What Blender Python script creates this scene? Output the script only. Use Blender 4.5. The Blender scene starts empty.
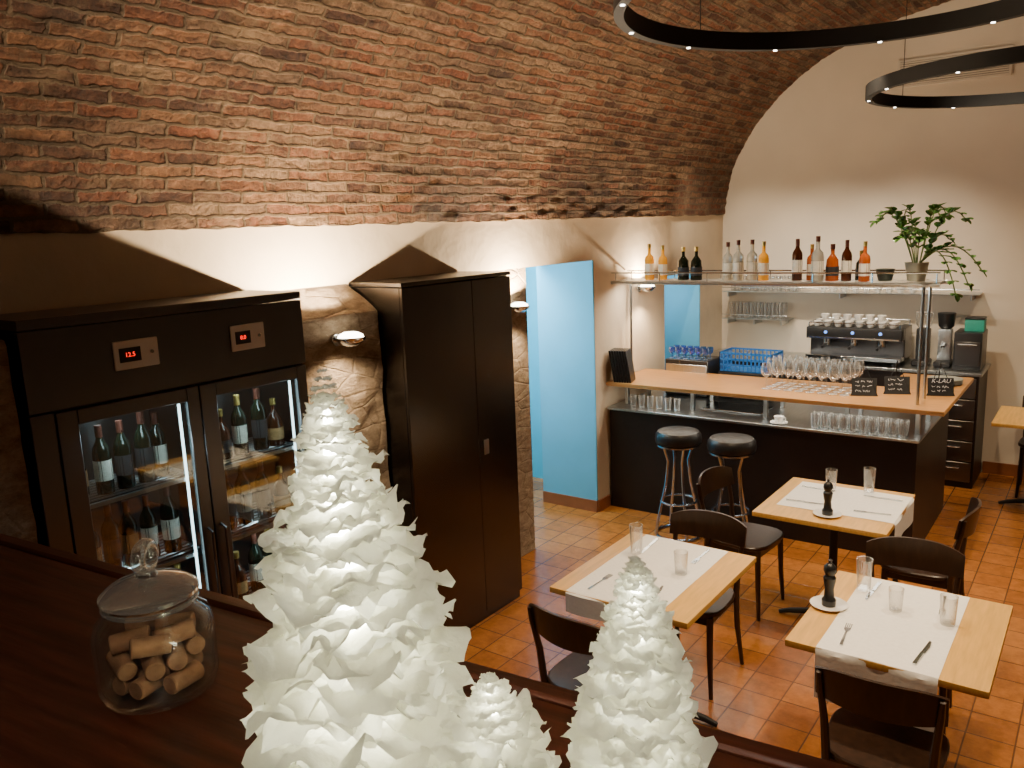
import bpy, bmesh, math, random
from mathutils import Vector, Matrix, noise
random.seed(7)
COL=bpy.context.scene.collection
pi=math.pi
# ------------------------------------------------------------------ camera
f=820;P=math.radians(10.77);yaw=math.radians(36.5);r_=math.radians(2.27)
F=Vector((-math.sin(yaw)*math.cos(P),math.cos(yaw)*math.cos(P),-math.sin(P)))
R0=Vector((math.cos(yaw),math.sin(yaw),0));U0=R0.cross(F)
R=R0*math.cos(r_)-U0*math.sin(r_);U=U0*math.cos(r_)+R0*math.sin(r_)
cd=bpy.data.cameras.new('camera');cam=bpy.data.objects.new('camera',cd);COL.objects.link(cam)
cd.sensor_width=36;cd.lens=f/1024*36;cd.clip_start=.02
M=Matrix((R,U,-F)).transposed().to_4x4();M.translation=(0,0,2.4);cam.matrix_world=M
bpy.context.scene.camera=cam
# ------------------------------------------------------------------ materials
def nt(name):
    m=bpy.data.materials.new(name);m.use_nodes=True
    n=m.node_tree.nodes;l=m.node_tree.links
    b=n.get('Principled BSDF');o=n.get('Material Output')
    return m,n,l,b,o
def pm(name,col,rough=.5,metal=0,var=.15,scale=10,bump=0,emis=None,es=0,stretch=(1,1,1),spec=None,trans=0,bscale=None):
    m,n,l,b,o=nt(name)
    tc=n.new('ShaderNodeTexCoord');mp=n.new('ShaderNodeMapping');mp.inputs['Scale'].default_value=stretch
    l.new(tc.outputs['Object'],mp.inputs[0])
    ns=n.new('ShaderNodeTexNoise');ns.inputs['Scale'].default_value=scale;ns.inputs['Detail'].default_value=5
    l.new(mp.outputs[0],ns.inputs['Vector'])
    cr=n.new('ShaderNodeValToRGB');cr.color_ramp.elements[0].position=.3;cr.color_ramp.elements[1].position=.7
    cr.color_ramp.elements[0].color=tuple(c*(1-var) for c in col)+(1,)
    cr.color_ramp.elements[1].color=tuple(min(1,c*(1+var)) for c in col)+(1,)
    l.new(ns.outputs[0],cr.inputs[0]);l.new(cr.outputs[0],b.inputs['Base Color'])
    b.inputs['Roughness'].default_value=rough;b.inputs['Metallic'].default_value=metal
    if trans:b.inputs['Transmission Weight'].default_value=trans
    if spec is not None:b.inputs['Specular IOR Level'].default_value=spec
    if emis:b.inputs['Emission Color'].default_value=tuple(emis)+(1,);b.inputs['Emission Strength'].default_value=es
    if bump:
        bp=n.new('ShaderNodeBump');bp.inputs['Strength'].default_value=bump;bp.inputs['Distance'].default_value=.02
        if bscale:
            n2=n.new('ShaderNodeTexNoise');n2.inputs['Scale'].default_value=bscale;n2.inputs['Detail'].default_value=6
            l.new(mp.outputs[0],n2.inputs['Vector']);l.new(n2.outputs[0],bp.inputs['Height'])
        else: l.new(ns.outputs[0],bp.inputs['Height'])
        l.new(bp.outputs[0],b.inputs['Normal'])
    return m
def thin(name,col=(1,1,1),tint=.95,refl=.35,base=.04,rough=.03,pw=2,edge_glint=0):
    m,n,l,b,o=nt(name);n.remove(b)
    t=n.new('ShaderNodeBsdfTransparent');t.inputs[0].default_value=tuple(c*tint for c in col)+(1,)
    g=n.new('ShaderNodeBsdfGlossy');g.inputs['Roughness'].default_value=rough
    lw=n.new('ShaderNodeLayerWeight');lw.inputs[0].default_value=.35
    po=n.new('ShaderNodeMath');po.operation='POWER';po.inputs[1].default_value=pw;l.new(lw.outputs['Facing'],po.inputs[0])
    mu=n.new('ShaderNodeMath');mu.operation='MULTIPLY_ADD';mu.inputs[1].default_value=refl;mu.inputs[2].default_value=base
    l.new(po.outputs[0],mu.inputs[0])
    mx=n.new('ShaderNodeMixShader');l.new(mu.outputs[0],mx.inputs[0]);l.new(t.outputs[0],mx.inputs[1]);l.new(g.outputs[0],mx.inputs[2])
    out=mx.outputs[0]
    if edge_glint:  # white diffuse, strongest at the edges, paints in the glass highlights
        d=n.new('ShaderNodeBsdfDiffuse');d.inputs[0].default_value=(.9,.92,.9,1)
        mm=n.new('ShaderNodeMath');mm.operation='MULTIPLY_ADD';mm.inputs[1].default_value=edge_glint;mm.inputs[2].default_value=edge_glint*.06;l.new(po.outputs[0],mm.inputs[0])
        m2=n.new('ShaderNodeMixShader');l.new(mm.outputs[0],m2.inputs[0]);l.new(out,m2.inputs[1]);l.new(d.outputs[0],m2.inputs[2]);out=m2.outputs[0]
    l.new(out,o.inputs[0]);return m
def brickmat(name,cols,mortar,bw,bh,msize,offset=.5,bump=1,noisecol=.5,dist=.02,uv=True,rough=.85,bd=.03,dscale=5,blotch=0,nsc=14):
    m,n,l,b,o=nt(name)
    tc=n.new('ShaderNodeTexCoord')
    src=tc.outputs['UV' if uv else 'Object']
    ns=n.new('ShaderNodeTexNoise');ns.inputs['Scale'].default_value=dscale;ns.inputs['Detail'].default_value=5;ns.inputs['Roughness'].default_value=.65
    l.new(src,ns.inputs['Vector'])
    sub=n.new('ShaderNodeVectorMath');sub.operation='SUBTRACT';sub.inputs[1].default_value=(.5,.5,.5)
    l.new(ns.outputs['Color'],sub.inputs[0])
    sc=n.new('ShaderNodeVectorMath');sc.operation='SCALE';sc.inputs['Scale'].default_value=dist
    l.new(sub.outputs[0],sc.inputs[0])
    ad=n.new('ShaderNodeVectorMath');l.new(src,ad.inputs[0]);l.new(sc.outputs[0],ad.inputs[1])
    bt=n.new('ShaderNodeTexBrick');bt.offset=offset;bt.squash=1
    bt.inputs['Color1'].default_value=(0,0,0,1);bt.inputs['Color2'].default_value=(1,1,1,1);bt.inputs['Mortar'].default_value=(.5,.5,.5,1)
    bt.inputs['Scale'].default_value=1;bt.inputs['Brick Width'].default_value=bw;bt.inputs['Row Height'].default_value=bh
    bt.inputs['Mortar Size'].default_value=msize;bt.inputs['Mortar Smooth'].default_value=.5
    l.new(ad.outputs[0],bt.inputs[0])
    cr=n.new('ShaderNodeValToRGB');e=cr.color_ramp.elements
    while len(e)<len(cols):e.new(.5)
    for i,c in enumerate(cols):
        e[i].position=i/(len(cols)-1);e[i].color=tuple(c)+(1,)
    l.new(bt.outputs['Color'],cr.inputs[0])
    n2=n.new('ShaderNodeTexNoise');n2.inputs['Scale'].default_value=nsc;n2.inputs['Detail'].default_value=9;n2.inputs['Roughness'].default_value=.72
    l.new(src,n2.inputs['Vector'])
    rm=n.new('ShaderNodeMapRange');rm.inputs[1].default_value=.3;rm.inputs[2].default_value=.7;rm.inputs[3].default_value=1-noisecol;rm.inputs[4].default_value=1+noisecol*.5
    l.new(n2.outputs[0],rm.inputs[0])
    vm=n.new('ShaderNodeVectorMath');vm.operation='SCALE';l.new(cr.outputs[0],vm.inputs[0]);l.new(rm.outputs[0],vm.inputs['Scale'])
    mx=n.new('ShaderNodeMix');mx.data_type='RGBA';l.new(bt.outputs['Fac'],mx.inputs[0]);l.new(vm.outputs[0],mx.inputs[6]);mx.inputs[7].default_value=tuple(mortar)+(1,)
    outc=mx.outputs[2]
    if blotch:
        n3=n.new('ShaderNodeTexNoise');n3.inputs['Scale'].default_value=3.6;n3.inputs['Detail'].default_value=8;n3.inputs['Roughness'].default_value=.75
        l.new(src,n3.inputs['Vector'])
        r3=n.new('ShaderNodeMapRange');r3.inputs[1].default_value=.51;r3.inputs[2].default_value=.66;r3.inputs[3].default_value=0;r3.inputs[4].default_value=blotch
        l.new(n3.outputs[0],r3.inputs[0])
        m3=n.new('ShaderNodeMix');m3.data_type='RGBA';l.new(r3.outputs[0],m3.inputs[0]);l.new(outc,m3.inputs[6]);m3.inputs[7].default_value=(.40,.26,.14,1)
        n4=n.new('ShaderNodeTexNoise');n4.inputs['Scale'].default_value=1.7;n4.inputs['Detail'].default_value=8;n4.inputs['Roughness'].default_value=.75
        l.new(src,n4.inputs['Vector'])
        r4=n.new('ShaderNodeMapRange');r4.inputs[1].default_value=.35;r4.inputs[2].default_value=.6;r4.inputs[3].default_value=.6;r4.inputs[4].default_value=1.05
        l.new(n4.outputs[0],r4.inputs[0])
        v4=n.new('ShaderNodeVectorMath');v4.operation='SCALE';l.new(m3.outputs[2],v4.inputs[0]);l.new(r4.outputs[0],v4.inputs['Scale'])
        outc=v4.outputs[0]
    l.new(outc,b.inputs['Base Color']);b.inputs['Roughness'].default_value=rough
    h1=n.new('ShaderNodeMath');h1.operation='MULTIPLY_ADD';h1.inputs[1].default_value=-1.;h1.inputs[2].default_value=1
    l.new(bt.outputs['Fac'],h1.inputs[0])
    h2=n.new('ShaderNodeMath');h2.operation='MULTIPLY_ADD';h2.inputs[1].default_value=.6*noisecol;l.new(bt.outputs['Color'],h2.inputs[0]);l.new(h1.outputs[0],h2.inputs[2])
    h3=n.new('ShaderNodeMath');h3.operation='MULTIPLY_ADD';h3.inputs[1].default_value=2.8*noisecol;l.new(n2.outputs[0],h3.inputs[0]);l.new(h2.outputs[0],h3.inputs[2])
    bp=n.new('ShaderNodeBump');bp.inputs['Strength'].default_value=bump;bp.inputs['Distance'].default_value=bd
    l.new(h3.outputs[0],bp.inputs['Height']);l.new(bp.outputs[0],b.inputs['Normal'])
    return m
BRICK=brickmat('old_brick',[(.10,.038,.018),(.30,.10,.038),(.44,.21,.095),(.16,.06,.028),(.48,.29,.16),(.34,.10,.038),(.24,.11,.05)],(.20,.13,.07),.26,.058,.010,bump=1.0,noisecol=.8,dist=.055,dscale=10,blotch=.7,nsc=22,bd=.045)
TILE=brickmat('terracotta_tiles',[(.26,.088,.02),(.42,.155,.034),(.33,.115,.026)],(.12,.052,.022),.2,.2,.005,offset=0,bump=.25,noisecol=.35,dist=.004,uv=False,rough=.17,bd=.008)
def stone():
    m,n,l,b,o=nt('rough_stone')
    tc=n.new('ShaderNodeTexCoord');mp=n.new('ShaderNodeMapping');mp.inputs['Scale'].default_value=(1,1,1.9);l.new(tc.outputs['Object'],mp.inputs[0])
    v=n.new('ShaderNodeTexVoronoi');v.inputs['Scale'].default_value=4.2;v.feature='DISTANCE_TO_EDGE';l.new(mp.outputs[0],v.inputs['Vector'])
    ns=n.new('ShaderNodeTexNoise');ns.inputs['Scale'].default_value=13;ns.inputs['Detail'].default_value=10;ns.inputs['Roughness'].default_value=.75;l.new(mp.outputs[0],ns.inputs['Vector'])
    cr=n.new('ShaderNodeValToRGB');cr.color_ramp.elements[0].color=(.20,.135,.08,1);cr.color_ramp.elements[1].color=(.60,.47,.32,1)
    cr.color_ramp.elements[0].position=.3;cr.color_ramp.elements[1].position=.7;l.new(ns.outputs[0],cr.inputs[0]);l.new(cr.outputs[0],b.inputs['Base Color'])
    mn_=n.new('ShaderNodeMath');mn_.operation='MINIMUM';mn_.inputs[1].default_value=.05;l.new(v.outputs['Distance'],mn_.inputs[0])
    ad=n.new('ShaderNodeMath');ad.operation='MULTIPLY_ADD';ad.inputs[1].default_value=5;l.new(mn_.outputs[0],ad.inputs[0]);l.new(ns.outputs[0],ad.inputs[2])
    bp=n.new('ShaderNodeBump');bp.inputs['Strength'].default_value=1;bp.inputs['Distance'].default_value=.045;l.new(ad.outputs[0],bp.inputs['Height']);l.new(bp.outputs[0],b.inputs['Normal'])
    b.inputs['Roughness'].default_value=.9;return m
STONE=stone()
PLASTER=pm('cream_plaster',(.64,.53,.39),.85,var=.07,scale=3,bump=.3,bscale=7)
PLASTER2=pm('beige_plaster',(.71,.63,.52),.9,var=.04,scale=2,bump=.08,bscale=20)
DIMWALL=pm('bounce_cut_plaster',(.15,.115,.08),.9,var=.04,scale=2)  # dark colour given to the unseen walls to cut bounced light
BLUE=pm('blue_plaster',(.13,.46,.68),.8,var=.05,scale=3,bump=.05)
CYAN=pm('cyan_plaster',(.05,.46,.68),.7,var=.05,scale=3)
SKIRT=pm('terracotta_skirting',(.26,.09,.035),.4,var=.2,scale=6)
DARKSTEEL=pm('dark_brushed_steel',(.14,.14,.145),.30,1,var=.03,scale=3)
CABMAT=pm('dark_bronze_laminate',(.10,.092,.088),.27,1,var=.03,scale=2)
BLACK=pm('matte_black_metal',(.010,.010,.010),.6,.1,var=.2)
BLACKP=pm('black_plastic',(.015,.015,.016),.35,var=.2)
CHROME=pm('chrome',(.62,.67,.72),.16,1,var=.05)
STOOLC=pm('stool_chrome',(.50,.60,.74),.22,1,var=.05)
STEEL=pm('brushed_steel',(.50,.53,.55),.3,1,var=.1,scale=6,stretch=(20,1,1))
PALEPANEL=pm('brushed_panel',(.66,.65,.62),.5,.1,var=.05)
VENTM=pm('pale_vent_paint',(.68,.62,.53),.6,var=.03)
LEDGE=pm('dark_red_brown_wood',(.085,.020,.010),.36,var=.5,scale=5,stretch=(1.2,14,14),bump=.05)
LWOOD=pm('oiled_oak',(.66,.38,.10),.4,var=.13,scale=5,stretch=(14,1.2,14),bump=.03)
LWOODX=pm('oiled_oak_counter',(.43,.21,.065),.35,var=.2,scale=5,stretch=(1.0,14,14),bump=.03)
CHAIR=pm('dark_stained_beech',(.028,.013,.007),.3,var=.35,scale=5,stretch=(8,8,2))
BARFRONT=pm('black_bar_panel',(.014,.009,.008),.4,.2,var=.3,scale=4)
CLOTH=pm('white_linen',(.88,.86,.82),.9,var=.04,scale=60,bump=.08)
CERAM=pm('white_ceramic',(.85,.83,.79),.2,var=.02)
LEATHER=pm('black_leather',(.014,.012,.012),.35,var=.2,scale=60,bump=.05)
GLASS=thin('clear_thin_glass',(1,1,1),.97,.9,.08,.08,1.5,edge_glint=.35)
JARG=thin('jar_glass',(.98,1,.98),.995,.8,.03,.02,2.8,edge_glint=.07)
LIDG=thin('lid_glass',(.97,.99,.97),.95,.9,.12,.03,1.2,edge_glint=.28)
DOORG=thin('fridge_glass',(.9,.94,.93),.92,.40,.12)
BLUEG=thin('blue_glass_tint',(.25,.65,1),.9,.6,.08,edge_glint=.3)
CORK=pm('cork',(.36,.17,.085),.85,var=.25,scale=60,bump=.12)
BOTG=pm('green_black_bottle_glass',(.006,.011,.006),.08,var=.3)
BOTB=pm('brown_bottle_glass',(.05,.012,.004),.08,var=.3)
AMBER=pm('amber_spirit',(.80,.36,.02),.08,var=.15,emis=(.9,.3,.01),es=.12)  # faint emission stands in for light shining through the spirit
REDSP=pm('red_brown_spirit',(.38,.08,.012),.08,var=.2,emis=(.5,.1,.02),es=.04)  # weaker emission painting the same lit-through look
CLEARB=pm('clear_spirit',(.75,.74,.66),.06,var=.1,trans=.6)
LABEL=pm('paper_label',(.78,.74,.64),.7,var=.1,scale=50)
LABELD=pm('black_label',(.03,.03,.035),.6,var=.2)
LABELR=pm('ochre_label',(.45,.25,.10),.6,var=.2,scale=50)
CAPM=pm('foil_capsule',(.10,.03,.02),.35,.4,var=.2)
CAPG=pm('gold_foil',(.6,.42,.12),.3,.8,var=.1)
CRATE=pm('blue_crate_plastic',(.01,.12,.40),.4,var=.1)
GREEN=pm('waxy_leaf',(.11,.26,.06),.22,var=.4,scale=30)
STEMM=pm('stem_green',(.14,.24,.06),.5,var=.2)
CHALK=pm('chalkboard',(.018,.019,.018),.7,var=.3,scale=30)
WHITE=pm('chalk_white',(.8,.8,.78),.8,emis=(1,1,1),es=.15)
REDLED=pm('red_led_digits',(.8,.02,.01),.5,emis=(1,.02,.01),es=2.5)
LEDW=pm('white_led',(1,1,1),.5,emis=(1,.93,.82),es=14)
LEDC=pm('cold_led_strip',(1,1,1),.5,emis=(.66,.92,1),es=7)
LAMPGLOW=pm('lamp_glow',(1,1,1),.5,emis=(1,.88,.68),es=16)
TEAL=pm('teal_enamel',(.02,.28,.22),.5,var=.1)
def paper():
    m,n,l,b,o=nt('lit_tissue_paper')
    tc=n.new('ShaderNodeTexCoord');ns=n.new('ShaderNodeTexNoise');ns.inputs['Scale'].default_value=55;ns.inputs['Detail'].default_value=7
    l.new(tc.outputs['Object'],ns.inputs['Vector'])
    cr=n.new('ShaderNodeValToRGB');cr.color_ramp.elements[0].color=(.86,.85,.77,1);cr.color_ramp.elements[1].color=(.96,.95,.90,1);l.new(ns.outputs[0],cr.inputs[0])
    l.new(cr.outputs[0],b.inputs['Base Color']);b.inputs['Roughness'].default_value=.9
    b.inputs['Emission Color'].default_value=(1,1,.76,1);b.inputs['Emission Strength'].default_value=.09
    bp=n.new('ShaderNodeBump');bp.inputs['Strength'].default_value=.9;bp.inputs['Distance'].default_value=.009;l.new(ns.outputs[0],bp.inputs['Height']);l.new(bp.outputs[0],b.inputs['Normal'])
    tr=n.new('ShaderNodeBsdfTranslucent');l.new(cr.outputs[0],tr.inputs[0])
    mx=n.new('ShaderNodeMixShader');mx.inputs[0].default_value=.55;l.new(b.outputs[0],mx.inputs[1]);l.new(tr.outputs[0],mx.inputs[2]);l.new(mx.outputs[0],o.inputs[0])
    return m
PAPER=paper()
CORE=pm('core_glow',(1,1,.9),.6,emis=(1,1,.76),es=36)
# ------------------------------------------------------------------ mesh builder
class B:
    def __init__(s): s.bm=bmesh.new()
    def box(s,x0,x1,y0,y1,z0,z1,bev=0,M=None,seg=1):
        r=bmesh.ops.create_cube(s.bm,size=1);vs=r['verts']
        for v in vs: v.co=Vector(((x0+x1)/2+v.co.x*(x1-x0),(y0+y1)/2+v.co.y*(y1-y0),(z0+z1)/2+v.co.z*(z1-z0)))
        if M is not None:
            for v in vs: v.co=M@v.co
        if bev:
            es=list({e for v in vs for e in v.link_edges})
            bmesh.ops.bevel(s.bm,geom=es,offset=bev,segments=seg,affect='EDGES',profile=.7)
        return s
    def lathe(s,prof,seg=24,M=None,a0=0,a1=2*pi):
        full=abs(a1-a0-2*pi)<1e-6;n=seg if full else seg+1
        rings=[]
        for (r,z) in prof:
            if r<1e-6: ring=[s.bm.verts.new((0,0,z))]
            else: ring=[s.bm.verts.new((r*math.cos(a0+(a1-a0)*k/seg),r*math.sin(a0+(a1-a0)*k/seg),z)) for k in range(n)]
            rings.append(ring)
        for A,C in zip(rings,rings[1:]):
            m=n if full else n-1
            for k in range(m):
                k2=(k+1)%n
                try:
                    if len(A)==1 and len(C)==1: continue
                    if len(A)==1: s.bm.faces.new((A[0],C[k2],C[k]))
                    elif len(C)==1: s.bm.faces.new((A[k],A[k2],C[0]))
                    else: s.bm.faces.new((A[k],A[k2],C[k2],C[k]))
                except ValueError: pass
        if M is not None:
            for ring in rings:
                for v in ring: v.co=M@v.co
        return s
    def cyl(s,r,z0,z1,c=(0,0),seg=20,M=None):
        T=Matrix.Translation((c[0],c[1],0))
        if M is not None:T=M@T
        return s.lathe([(0,z0),(r,z0),(r,z1),(0,z1)],seg,T)
    def tube(s,pts,r,seg=8,closed=False):
        pts=[Vector(p) for p in pts];n=len(pts)
        rs=r if isinstance(r,(list,tuple)) else [r]*n
        rings=[];up=None
        for i,p in enumerate(pts):
            a=pts[(i-1)%n] if (closed or i>0) else p
            b=pts[(i+1)%n] if (closed or i<n-1) else p
            t=(b-a).normalized()
            if up is None:
                up=Vector((0,0,1)) if abs(t.z)<.9 else Vector((1,0,0))
            side=t.cross(up).normalized();up=side.cross(t).normalized()
            rings.append([s.bm.verts.new(p+side*rs[i]*math.cos(2*pi*k/seg)+up*rs[i]*math.sin(2*pi*k/seg)) for k in range(seg)])
        m=n if closed else n-1
        for i in range(m):
            A=rings[i];C=rings[(i+1)%n]
            for k in range(seg):
                s.bm.faces.new((A[k],A[(k+1)%seg],C[(k+1)%seg],C[k]))
        if not closed:
            s.bm.faces.new(rings[0][::-1]);s.bm.faces.new(rings[-1])
        return s
    def surf(s,fn,nu,nv):
        g=[[s.bm.verts.new(fn(i/nu,j/nv)) for j in range(nv+1)] for i in range(nu+1)]
        for i in range(nu):
            for j in range(nv): s.bm.faces.new((g[i][j],g[i+1][j],g[i+1][j+1],g[i][j+1]))
        return s
    def prism(s,pts,z0,z1,M=None):
        a=[s.bm.verts.new((x,y,z0)) for x,y in pts];b=[s.bm.verts.new((x,y,z1)) for x,y in pts]
        s.bm.faces.new(a[::-1]);s.bm.faces.new(b);n=len(pts)
        for k in range(n): s.bm.faces.new((a[k],a[(k+1)%n],b[(k+1)%n],b[k]))
        if M is not None:
            for v in a+b: v.co=M@v.co
        return s
    def to(s,name,mat,parent=None,loc=(0,0,0),rot=(0,0,0),label=None,smooth=True,recalc=True,sharp=.65,**kw):
        if recalc: bmesh.ops.recalc_face_normals(s.bm,faces=s.bm.faces)
        if smooth:
            for e in s.bm.edges:
                if len(e.link_faces)==2 and e.calc_face_angle(0)>sharp: e.smooth=False
            for fa in s.bm.faces: fa.smooth=True
        me=bpy.data.meshes.new(name);s.bm.to_mesh(me);s.bm.free();me.materials.append(mat)
        o=bpy.data.objects.new(name,me);COL.objects.link(o);o.location=loc;o.rotation_euler=rot
        if parent is not None:o.parent=parent
        if label:o['label']=label
        for k,v in kw.items():o[k]=v
        return o
def thing(name,loc,label,cat,group=None,rz=0):
    o=bpy.data.objects.new(name,None);o.empty_display_size=.1;COL.objects.link(o)
    o.location=loc;o.rotation_euler=(0,0,rz);o['label']=label;o['category']=cat
    if group:o['group']=group
    return o
def dup(root,loc,rz=0,s=1,label=None,rot=None,mats=None):
    n=root.copy();COL.objects.link(n);n.location=loc;n.rotation_euler=rot if rot else (0,0,rz);n.scale=(s,s,s) if not isinstance(s,tuple) else s
    if label:n['label']=label
    def rec(o,p):
        for c in list(o.children):
            k=c.copy();k.parent=p;COL.objects.link(k)
            if mats and c.name.split('.')[0] in mats:
                k.data=c.data.copy();k.data.materials[0]=mats[c.name.split('.')[0]]
            rec(c,k)
    rec(root,n);return n
def text(body,size,mat,parent,loc,rot,name='lettering',ext=.0005,shear=0,off=0):
    c=bpy.data.curves.new('t','FONT');c.body=body;c.size=size;c.extrude=ext;c.align_x='CENTER';c.align_y='CENTER';c.shear=shear;c.offset=off
    t=bpy.data.objects.new('t',c);COL.objects.link(t);bpy.context.view_layer.update()
    me=bpy.data.meshes.new_from_object(t.evaluated_get(bpy.context.evaluated_depsgraph_get()))
    bpy.data.objects.remove(t);me.materials.clear();me.materials.append(mat)
    o=bpy.data.objects.new(name,me);COL.objects.link(o);o.parent=parent;o.location=loc;o.rotation_euler=rot;return o
def S(b,name,mat,**kw): return b.to(name,mat,kind='structure',smooth=False,**kw)
def spot(loc,to,power,angle=100,col=(1,.78,.52),blend=.6,size=.03):
    l=bpy.data.lights.new('spot_light','SPOT');l.energy=power;l.color=col;l.spot_size=math.radians(angle);l.spot_blend=blend;l.shadow_soft_size=size
    o=bpy.data.objects.new('spot_light',l);COL.objects.link(o);o.location=loc
    o.rotation_euler=(Vector(to)-Vector(loc)).to_track_quat('-Z','Y').to_euler();return o
def point(loc,power,col=(1,.8,.6),size=.05):
    l=bpy.data.lights.new('point_light','POINT');l.energy=power;l.color=col;l.shadow_soft_size=size
    o=bpy.data.objects.new('point_light',l);COL.objects.link(o);o.location=loc;return o
def area(loc,to,power,sx,sy,col=(1,.8,.6)):
    l=bpy.data.lights.new('area_light','AREA');l.energy=power;l.color=col;l.shape='RECTANGLE';l.size=sx;l.size_y=sy
    o=bpy.data.objects.new('area_light',l);COL.objects.link(o);o.location=loc
    o.rotation_euler=(Vector(to)-Vector(loc)).to_track_quat('-Z','Y').to_euler();return o
# ------------------------------------------------------------------ room shell
YB=-1.6;YE=8.45;XL=-3.4;XR=1.4;ZS=2.45
S(B().box(-5.0,XR,YB,YE,-.1,0),'floor',TILE)
S(B().box(XL-.55,XL,YB,4.81,0,2.12),'wall_left',STONE)
S(B().box(XL-.55,XL,YB,YE,2.12,ZS+.03),'wall_left',PLASTER)
S(B().box(XL-.55,XL,5.76,7.05,0,2.12),'wall_left',PLASTER)
S(B().box(XL-.55,XL,7.87,YE,0,2.12),'wall_left',PLASTER)
S(B().box(XL-.55,XL,7.05,7.87,1.9,2.12),'wall_left',PLASTER)
S(B().box(XL-.55,XR,YE,YE+.2,0,4.7),'wall_end',PLASTER2)
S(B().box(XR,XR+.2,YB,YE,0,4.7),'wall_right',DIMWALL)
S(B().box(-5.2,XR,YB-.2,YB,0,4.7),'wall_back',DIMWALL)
S(B().box(-.86,XR,YE-.015,YE,0,.11),'baseboard_end',SKIRT)
S(B().box(XL-.55,XL-.002,5.745,5.76,.1,2.12),'trim_2',BLUE)
S(B().box(XL-.55,XL-.002,7.855,7.87,0,1.9),'trim_3',BLUE)
S(B().box(XL-.55,XL-.001,5.735,5.76,0,.1),'baseboard_jamb',SKIRT)
S(B().box(XL,XL+.015,5.76,5.94,0,.1),'baseboard_left',SKIRT)
S(B().box(-4.62,-4.55,4.3,6.6,0,2.6),'wall_passage',CYAN)
S(B().box(-4.55,XL-.55,6.3,6.36,0,2.6),'wall_passage',CYAN)
S(B().box(-4.1,XL-.55,6.95,YE,0,2.6),'wall_passage',BLUE)
S(B().box(-4.62,XL-.55,4.2,6.4,2.5,2.6),'ceiling_passage',PLASTER2)
dr=B();dr.box(-4.545,-4.52,5.2,5.9,0,2.05,.004)
S(dr,'door_1',pm('blue_door',(.08,.48,.70),.5,var=.05))
def rough_wall(ya,yb,xf,nu,name,zt=2.09):
    def fn(u,v):
        y=ya+(yb-ya)*u
        if v<.94: x=xf;z=zt*v/.94
        else:
            k=(v-.94)/.06;x=xf-(xf+3.4)*k;z=zt+(2.135-zt)*k
        n=noise.noise(Vector((y*6,z*6,0)))*.016+noise.noise(Vector((y*17,z*17,3)))*.008
        if v>=1:n=0
        return Vector((x+n,y,z+(n*.5 if v>.9 else 0)))
    S(B().surf(fn,nu,120),name,STONE)
rough_wall(2.468,3.105,-3.17,46,'wall_pier',1.99)
rough_wall(-1.59,1.215,-3.03,120,'wall_stone')
def vault():
    bm=bmesh.new();uvl=bm.loops.layers.uv.new('UVMap')
    a=2.42;bb=1.80;cx=-1.0
    N1=240
    angs=[pi-(pi/2)*i/N1 for i in range(N1+1)]+[pi/2-(pi/2)*i/16 for i in range(1,17)]
    ys=[YB]+[-.4+ i*.035 for i in range(int((YE+.4)/.035)+1)]+[YE]
    arc=0;prev=None;rows=[];vs=[]
    for i,an in enumerate(angs):
        x=cx+a*math.cos(an);z=ZS+bb*math.sin(an)
        if prev:arc+=math.hypot(x-prev[0],z-prev[1])
        prev=(x,z);vs.append(arc)
        nx,nz=-math.cos(an)*bb,-math.sin(an)*a;L=math.hypot(nx,nz);nx/=L;nz/=L
        row=[]
        for y in ys:
            d=.045+.012*noise.noise(Vector((y*1.5,arc*3,0)))+.010*noise.noise(Vector((y*7,arc*20,5)))
            zz=0
            if i==0: zz=.014*noise.noise(Vector((y*5,0,9)))+.008*noise.noise(Vector((y*17,0,9)))
            row.append(bm.verts.new((x+nx*d,y,z+nz*d+zz)))
        rows.append(row)
    for i in range(len(rows)-1):
        for j in range(len(ys)-1):
            fa=bm.faces.new((rows[i][j],rows[i+1][j],rows[i+1][j+1],rows[i][j+1]));fa.smooth=True
            for lp,(ii,jj) in zip(fa.loops,((i,j),(i+1,j),(i+1,j+1),(i,j+1))):
                lp[uvl].uv=(ys[jj],vs[ii])
    lip=[bm.verts.new((XL-.02,y,ZS+.014*noise.noise(Vector((y*5,0,9)))+.008*noise.noise(Vector((y*17,0,9))))) for y in ys]
    for j in range(len(ys)-1): bm.faces.new((lip[j],rows[0][j],rows[0][j+1],lip[j+1]))
    me=bpy.data.meshes.new('ceiling');bm.to_mesh(me);bm.free();me.materials.append(BRICK)
    o=bpy.data.objects.new('ceiling',me);COL.objects.link(o);o['kind']='structure'
vault()
def vz(x): return ZS+1.8*math.sqrt(max(0,1-((x+1)/2.42)**2))-.05
S(B().box(XL,XR,YB,.20,.75,.85),'floor_mezzanine',LEDGE)
LR=.104
S(B().box(-2.15,2.2,-.17,-.05,-1.6,.27,M=Matrix.Translation((-.8,.622,1.6))@Matrix.Rotation(LR,4,'Z')),'wall_parapet',LEDGE)
lt=thing('wooden_ledge',(-.8,.622,1.875),'dark reddish-brown wooden parapet ledge with a raised rear lip','ledge',rz=LR)
B().box(-2.19,2.16,-.72,-.026,0,.045,.004).to('ledge_board',LEDGE,lt)
B().box(-2.19,2.16,-.0255,.0,-.06,.049,.004).to('edge_strip',LEDGE,lt)
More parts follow.
